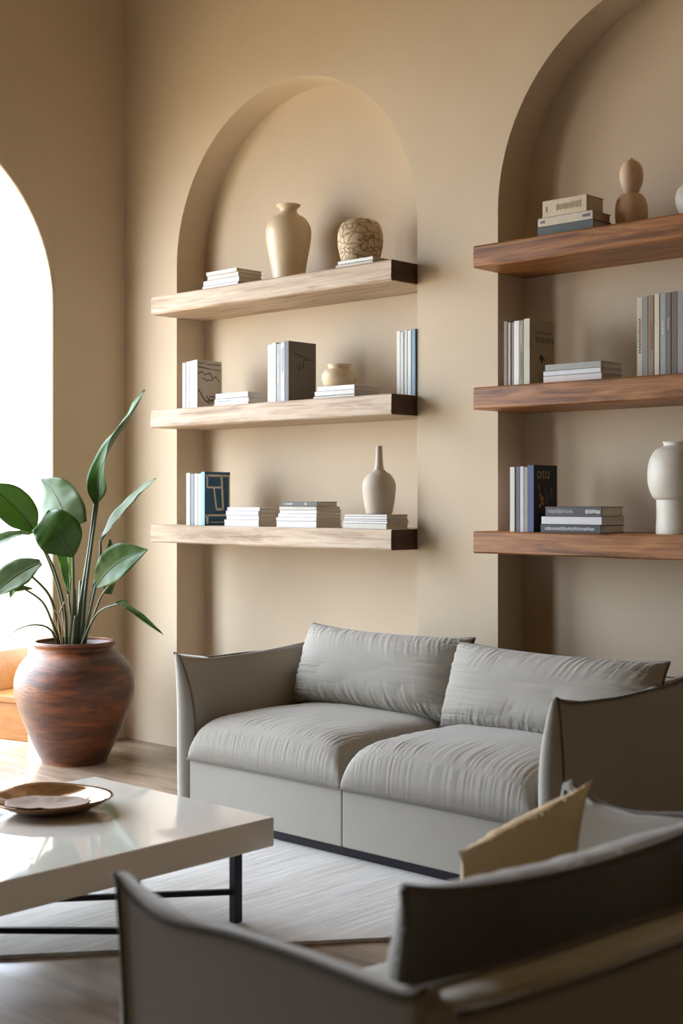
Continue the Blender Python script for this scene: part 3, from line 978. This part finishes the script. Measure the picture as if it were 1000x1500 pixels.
# ------------------------------------------------------------------ rug
bm = bmesh.new()
P0 = Vector((-3.209, -2.386)); dE = Vector((0.503, 0.625)).normalized(); dN = Vector((-dE.y, dE.x))
corners = [P0 - dE * 0.9, P0 + dE * 1.75, P0 + dE * 1.75 + dN * 1.3, P0 - dE * 0.9 + dN * 1.3]
cc = sum(corners, Vector((0, 0))) / 4
top = [bm.verts.new((c.x - cc.x, c.y - cc.y, 0.011)) for c in corners]
bot = [bm.verts.new((c.x - cc.x, c.y - cc.y, 0.0005)) for c in corners]
bm.faces.new(top); bm.faces.new(bot)
for k in range(4): bm.faces.new((top[k], top[(k + 1) % 4], bot[(k + 1) % 4], bot[k]))
rug = obj('area_rug', bm, M['rug'])
rug.location = (cc.x, cc.y, 0)
tag(rug, 'pale grey woven rug lying under the coffee table and sofa', 'rug')

# ------------------------------------------------------------------ potted plant
PX, PY = -5.385, -0.565
plant = empty('potted_plant', (PX, PY, 0))
tag(plant, 'large broad-leaved plant in a rust-brown clay pot beside the arched window', 'potted plant')
s_ = 1 / 306.2
pr = [(47, 0), (49, 6), (57, 22), (68, 46), (78, 70), (84.5, 92), (87, 110), (85.5, 125), (80, 140), (70, 153), (61, 161), (57, 165), (58, 169), (60.5, 172), (60, 176)]
pot = vessel('pot', [(r * s_, z * s_) for r, z in pr], (0, 0, 0), M['pot'], None, None, steps=80, wall=0.016)
pot.parent = plant
bm = bmesh.new(); lathe(bm, [(0, .545), (.10, .542), (.172, .535), (.172, .50), (0, .50)], 40)
soil = obj('soil', bm, M['soil'], plant, smooth=True)

ORG = Vector((PX, PY, 0))
def stem(pts, r0, r1, mat):
    bm = bmesh.new()
    q = spline([tuple(Vector(p) - ORG) for p in pts], 22)
    tube(bm, q, [r0 + (r1 - r0) * i / 21 for i in range(22)], 8)
    return obj('stem', bm, mat, plant, smooth=True)

def leaf(mid, widths, face, mat, fold=0.25, wave=0.01, seed=0, name='leaf', twist=None):
    """mid: midrib points, widths: half widths at each, face: direction the blade faces"""
    bm = bmesh.new()
    uvl = bm.loops.layers.uv.new('uv')
    NL, NW = 36, 10
    pts = [Vector(p) for p in spline([tuple(Vector(p) - ORG) for p in mid], NL + 1)]
    ws = [w[0] for w in spline([(w,) for w in widths], NL + 1)]
    tw = [w[0] for w in spline([(w,) for w in (twist or [0] * len(widths))], NL + 1)]
    fc = Vector(face).normalized()
    grid = []
    for i, p in enumerate(pts):
        t = (pts[min(i + 1, NL)] - pts[max(i - 1, 0)]).normalized()
        side = t.cross(fc).normalized()
        side = Matrix.Rotation(math.radians(tw[i]), 3, t) @ side
        nr = side.cross(t).normalized()
        row = []
        for j in range(NW + 1):
            a = 2 * j / NW - 1
            w = max(ws[i], 0.0006)
            lift = fold * abs(a) ** 1.3 * w + wave * noise.noise(Vector((i * .22, a * 1.5, seed * 3.3))) * (abs(a))
            rib = -0.0022 * math.exp(-(a / .09) ** 2) * min(1, w * 40)
            row.append(bm.verts.new(p + side * a * w + nr * (lift + rib)))
        grid.append(row)
    for i in range(NL):
        for j in range(NW):
            f = bm.faces.new((grid[i][j], grid[i + 1][j], grid[i + 1][j + 1], grid[i][j + 1]))
            for lp, (a, b) in zip(f.loops, ((i, j), (i + 1, j), (i + 1, j + 1), (i, j + 1))):
                lp[uvl].uv = (a / NL * 3 + abs(2 * b / NW - 1) * 0.4, b / NW)
    o = obj(name, bm, mat, plant, smooth=True, recalc=False)
    md = o.modifiers.new('leaf_thickness', 'SOLIDIFY'); md.thickness = 0.0012
    b2 = bmesh.new()
    tube(b2, [p + Vector((0, 0, -0.0005)) for p in pts], [0.0035 * (1 - i / (NL + 2)) + 0.0008 for i in range(NL + 1)], 6)
    obj('midrib', b2, M['stem'], o, smooth=True)
    return o

VIEW = Vector((0.68, -0.73, 0.08))        # towards the room
SOIL = lambda dx, dy: (PX + dx, PY + dy, 0.535)
leaf([(-5.293, -.513, 1.225), (-5.285, -.506, 1.29), (-5.274, -.495, 1.387), (-5.238, -.463, 1.501), (-5.174, -.43, 1.597), (-5.12, -.407, 1.683), (-5.072, -.39, 1.769)],
     [.004, .045, .050, .046, .046, .034, .002], VIEW + Vector((-.35, 0, .45)), M['leaf'], fold=0.5, seed=1, twist=[30, 24, -10, -35, -40, -30, -20])
stem([SOIL(.02, .0), (-5.355, -.55, .75), (-5.32, -.53, 1.0), (-5.293, -.513, 1.235)], .011, .007, M['stem'])
stem([SOIL(.045, .01), (-5.325, -.545, .80), (-5.30, -.525, 1.05), (-5.28, -.50, 1.27)], .010, .006, M['stem'])
leaf([(-5.274, -.495, 1.049), (-5.198, -.493, 1.12), (-5.101, -.471, 1.212), (-5.008, -.452, 1.29), (-4.925, -.443, 1.349)],
     [.012, .048, .046, .032, .002], VIEW + Vector((-.5, .1, .7)), M['leaf_grey'], fold=0.35, seed=2)
stem([SOIL(.05, .02), (-5.30, -.53, .78), (-5.275, -.50, .95), (-5.274, -.495, 1.055)], .008, .006, M['stem'])
leaf([(-5.225, -.559, .843), (-5.13, -.567, .912), (-5.034, -.545, .974), (-4.913, -.501, 1.02)],
     [.012, .070, .078, .003], VIEW + Vector((0, 0, .3)), M['leaf'], fold=0.22, seed=3, twist=[0, 0, 0, 0])
stem([SOIL(.06, -.01), (-5.29, -.56, .66), (-5.255, -.56, .76), (-5.225, -.559, .848)], .009, .006, M['stem'])
leaf([(-5.250, -.50, .84), (-5.20, -.48, .92), (-5.15, -.46, 1.0)], [.01, .04, .003], VIEW, M['leaf_grey'], fold=0.2, seed=13)
stem([SOIL(.07, -.02), (-5.24, -.57, .68), (-5.16, -.575, .80), (-5.085, -.565, .87)], .007, .004, M['stem'])
leaf([(-5.29, -.66, 1.115), (-5.335, -.665, 1.19), (-5.43, -.654, 1.285), (-5.52, -.66, 1.350)],
     [.085, .105, .085, .004], VIEW + Vector((.1, 0, -.2)), M['leaf_grey'], fold=-0.12, seed=4)
leaf([(-5.246, -.675, .985), (-5.235, -.731, 1.059), (-5.262, -.775, 1.115), (-5.322, -.80, 1.150)],
     [.010, .095, .100, .060], VIEW + Vector((0, 0, .25)), M['leaf'], fold=0.15, seed=5, twist=[0, 0, 0, 0])
stem([SOIL(.0, -.03), (-5.335, -.61, .72), (-5.29, -.64, .86), (-5.246, -.675, .99)], .010, .006, M['stem'])
leaf([(-5.418, -.767, 1.098), (-5.438, -.813, 1.169), (-5.475, -.889, 1.255), (-5.494, -.975, 1.323)],
     [.010, .075, .078, .004], VIEW + Vector((-.1, 0, .3)), M['leaf_light'], fold=0.2, seed=6)
stem([SOIL(-.03, -.02), (-5.395, -.63, .75), (-5.395, -.69, .93), (-5.418, -.767, 1.104)], .009, .006, M['stem'])
stem([SOIL(-.01, -.04), (-5.37, -.63, .72), (-5.375, -.68, .90), (-5.41, -.72, 1.02), (-5.505, -.711, 1.093)], .008, .004, M['stem'])
leaf([(-5.505, -.711, 1.093), (-5.523, -.797, 1.085), (-5.531, -.872, 1.061), (-5.544, -.953, 1.024)],
     [.004, .022, .034, .003], VIEW + Vector((0, 0, .8)), M['leaf_grey'], fold=0.3, seed=7)
leaf([(-5.40, -.745, .955), (-5.438, -.82, .915), (-5.451, -.90, .862), (-5.457, -.99, .795)],
     [.016, .070, .066, .003], VIEW + Vector((0, 0, .5)), M['leaf_grey'], fold=0.2, seed=8)
stem([SOIL(-.04, -.03), (-5.40, -.65, .66), (-5.40, -.70, .80), (-5.42, -.80, .905)], .010, .005, M['stem'])
stem([SOIL(-.05, -.03), (-5.42, -.66, .65), (-5.43, -.72, .77), (-5.47, -.83, .85)], .008, .004, M['stem'])
leaf([(-5.45, -.76, .83), (-5.47, -.84, .835), (-5.48, -.86, .79)], [.003, .02, .003], VIEW, M['leaf_light'], fold=0.2, seed=9)
stem([SOIL(-.06, -.04), (-5.42, -.68, .635), (-5.44, -.76, .66), (-5.46, -.85, .635), (-5.47, -.91, .57)], .006, .002, M['stem'])
stem([SOIL(.08, -.03), (-5.20, -.60, .68), (-5.10, -.61, .745), (-4.99, -.59, .775)], .006, .004, M['stem'])
leaf([(-4.99, -.59, .775), (-4.93, -.57, .745), (-4.87, -.54, .70), (-4.79, -.51, .64)], [.005, .012, .012, .001], VIEW, M['leaf'], fold=0.8, seed=10)
leaf([(-5.04, -.60, .765), (-4.99, -.585, .785), (-4.965, -.575, .788)], [.003, .008, .002], VIEW, M['leaf'], fold=0.6, seed=11)
leaf([(-5.25, -.47, .80), (-5.24, -.46, .93), (-5.245, -.46, 1.06)], [.02, .036, .004], VIEW, M['leaf'], fold=0.2, seed=12)
leaf([(-5.385, -.60, .80), (-5.40, -.60, .93), (-5.43, -.62, 1.06), (-5.47, -.65, 1.09)], [.006, .030, .03, .003], VIEW, M['leaf_light'], fold=0.2, seed=14)
stem([SOIL(-.01, .01), (-5.38, -.58, .62), (-5.385, -.60, .80)], .007, .005, M['stem'])
stem([SOIL(-.015, -.05), (-5.365, -.66, .60), (-5.38, -.66, .69), (-5.35, -.64, .78)], .005, .003, M['stem_dry'])
stem([SOIL(-.005, -.06), (-5.35, -.66, .61), (-5.36, -.66, .68), (-5.40, -.68, .74)], .004, .002, M['stem_dry'])
for k, (dx, dy, tx, ty, hh) in enumerate([(.0, .0, .012, -.01, .82), (.03, -.02, .05, -.03, .70), (.015, .02, -.02, .02, .86)]):
    stem([SOIL(dx, dy), (PX + dx + tx * .4, PY + dy + ty * .4, .64), (PX + dx + tx, PY + dy + ty, hh)], .022, .008, M['stem'])

# ------------------------------------------------------------------ wooden bench out on the terrace
bench = empty('wooden_bench', (-6.42, -0.23, -0.02), math.radians(14))
tag(bench, 'orange wooden bench outside the arched opening, behind the plant pot', 'bench')
def bn(name, x0, x1, y0, y1, z0, z1, mat='bench'):
    bm = bmesh.new(); add_box(bm, x0, x1, y0, y1, z0, z1, 0.006, 2)
    return obj(name, bm, M[mat], bench)
bn('front_panel', -1.3, 0.40, -.22, -.18, 0.0, 0.20)
bn('seat', -1.3, 0.42, -.24, .24, 0.20, 0.235)
bn('side_panel', 0.34, 0.38, -.18, .22, 0.0, 0.20)
bn('backrest', -1.3, 0.40, .20, .24, 0.235, 0.37)
bn('armrest', -0.06, 0.0, -.2, .24, 0.235, 0.45)
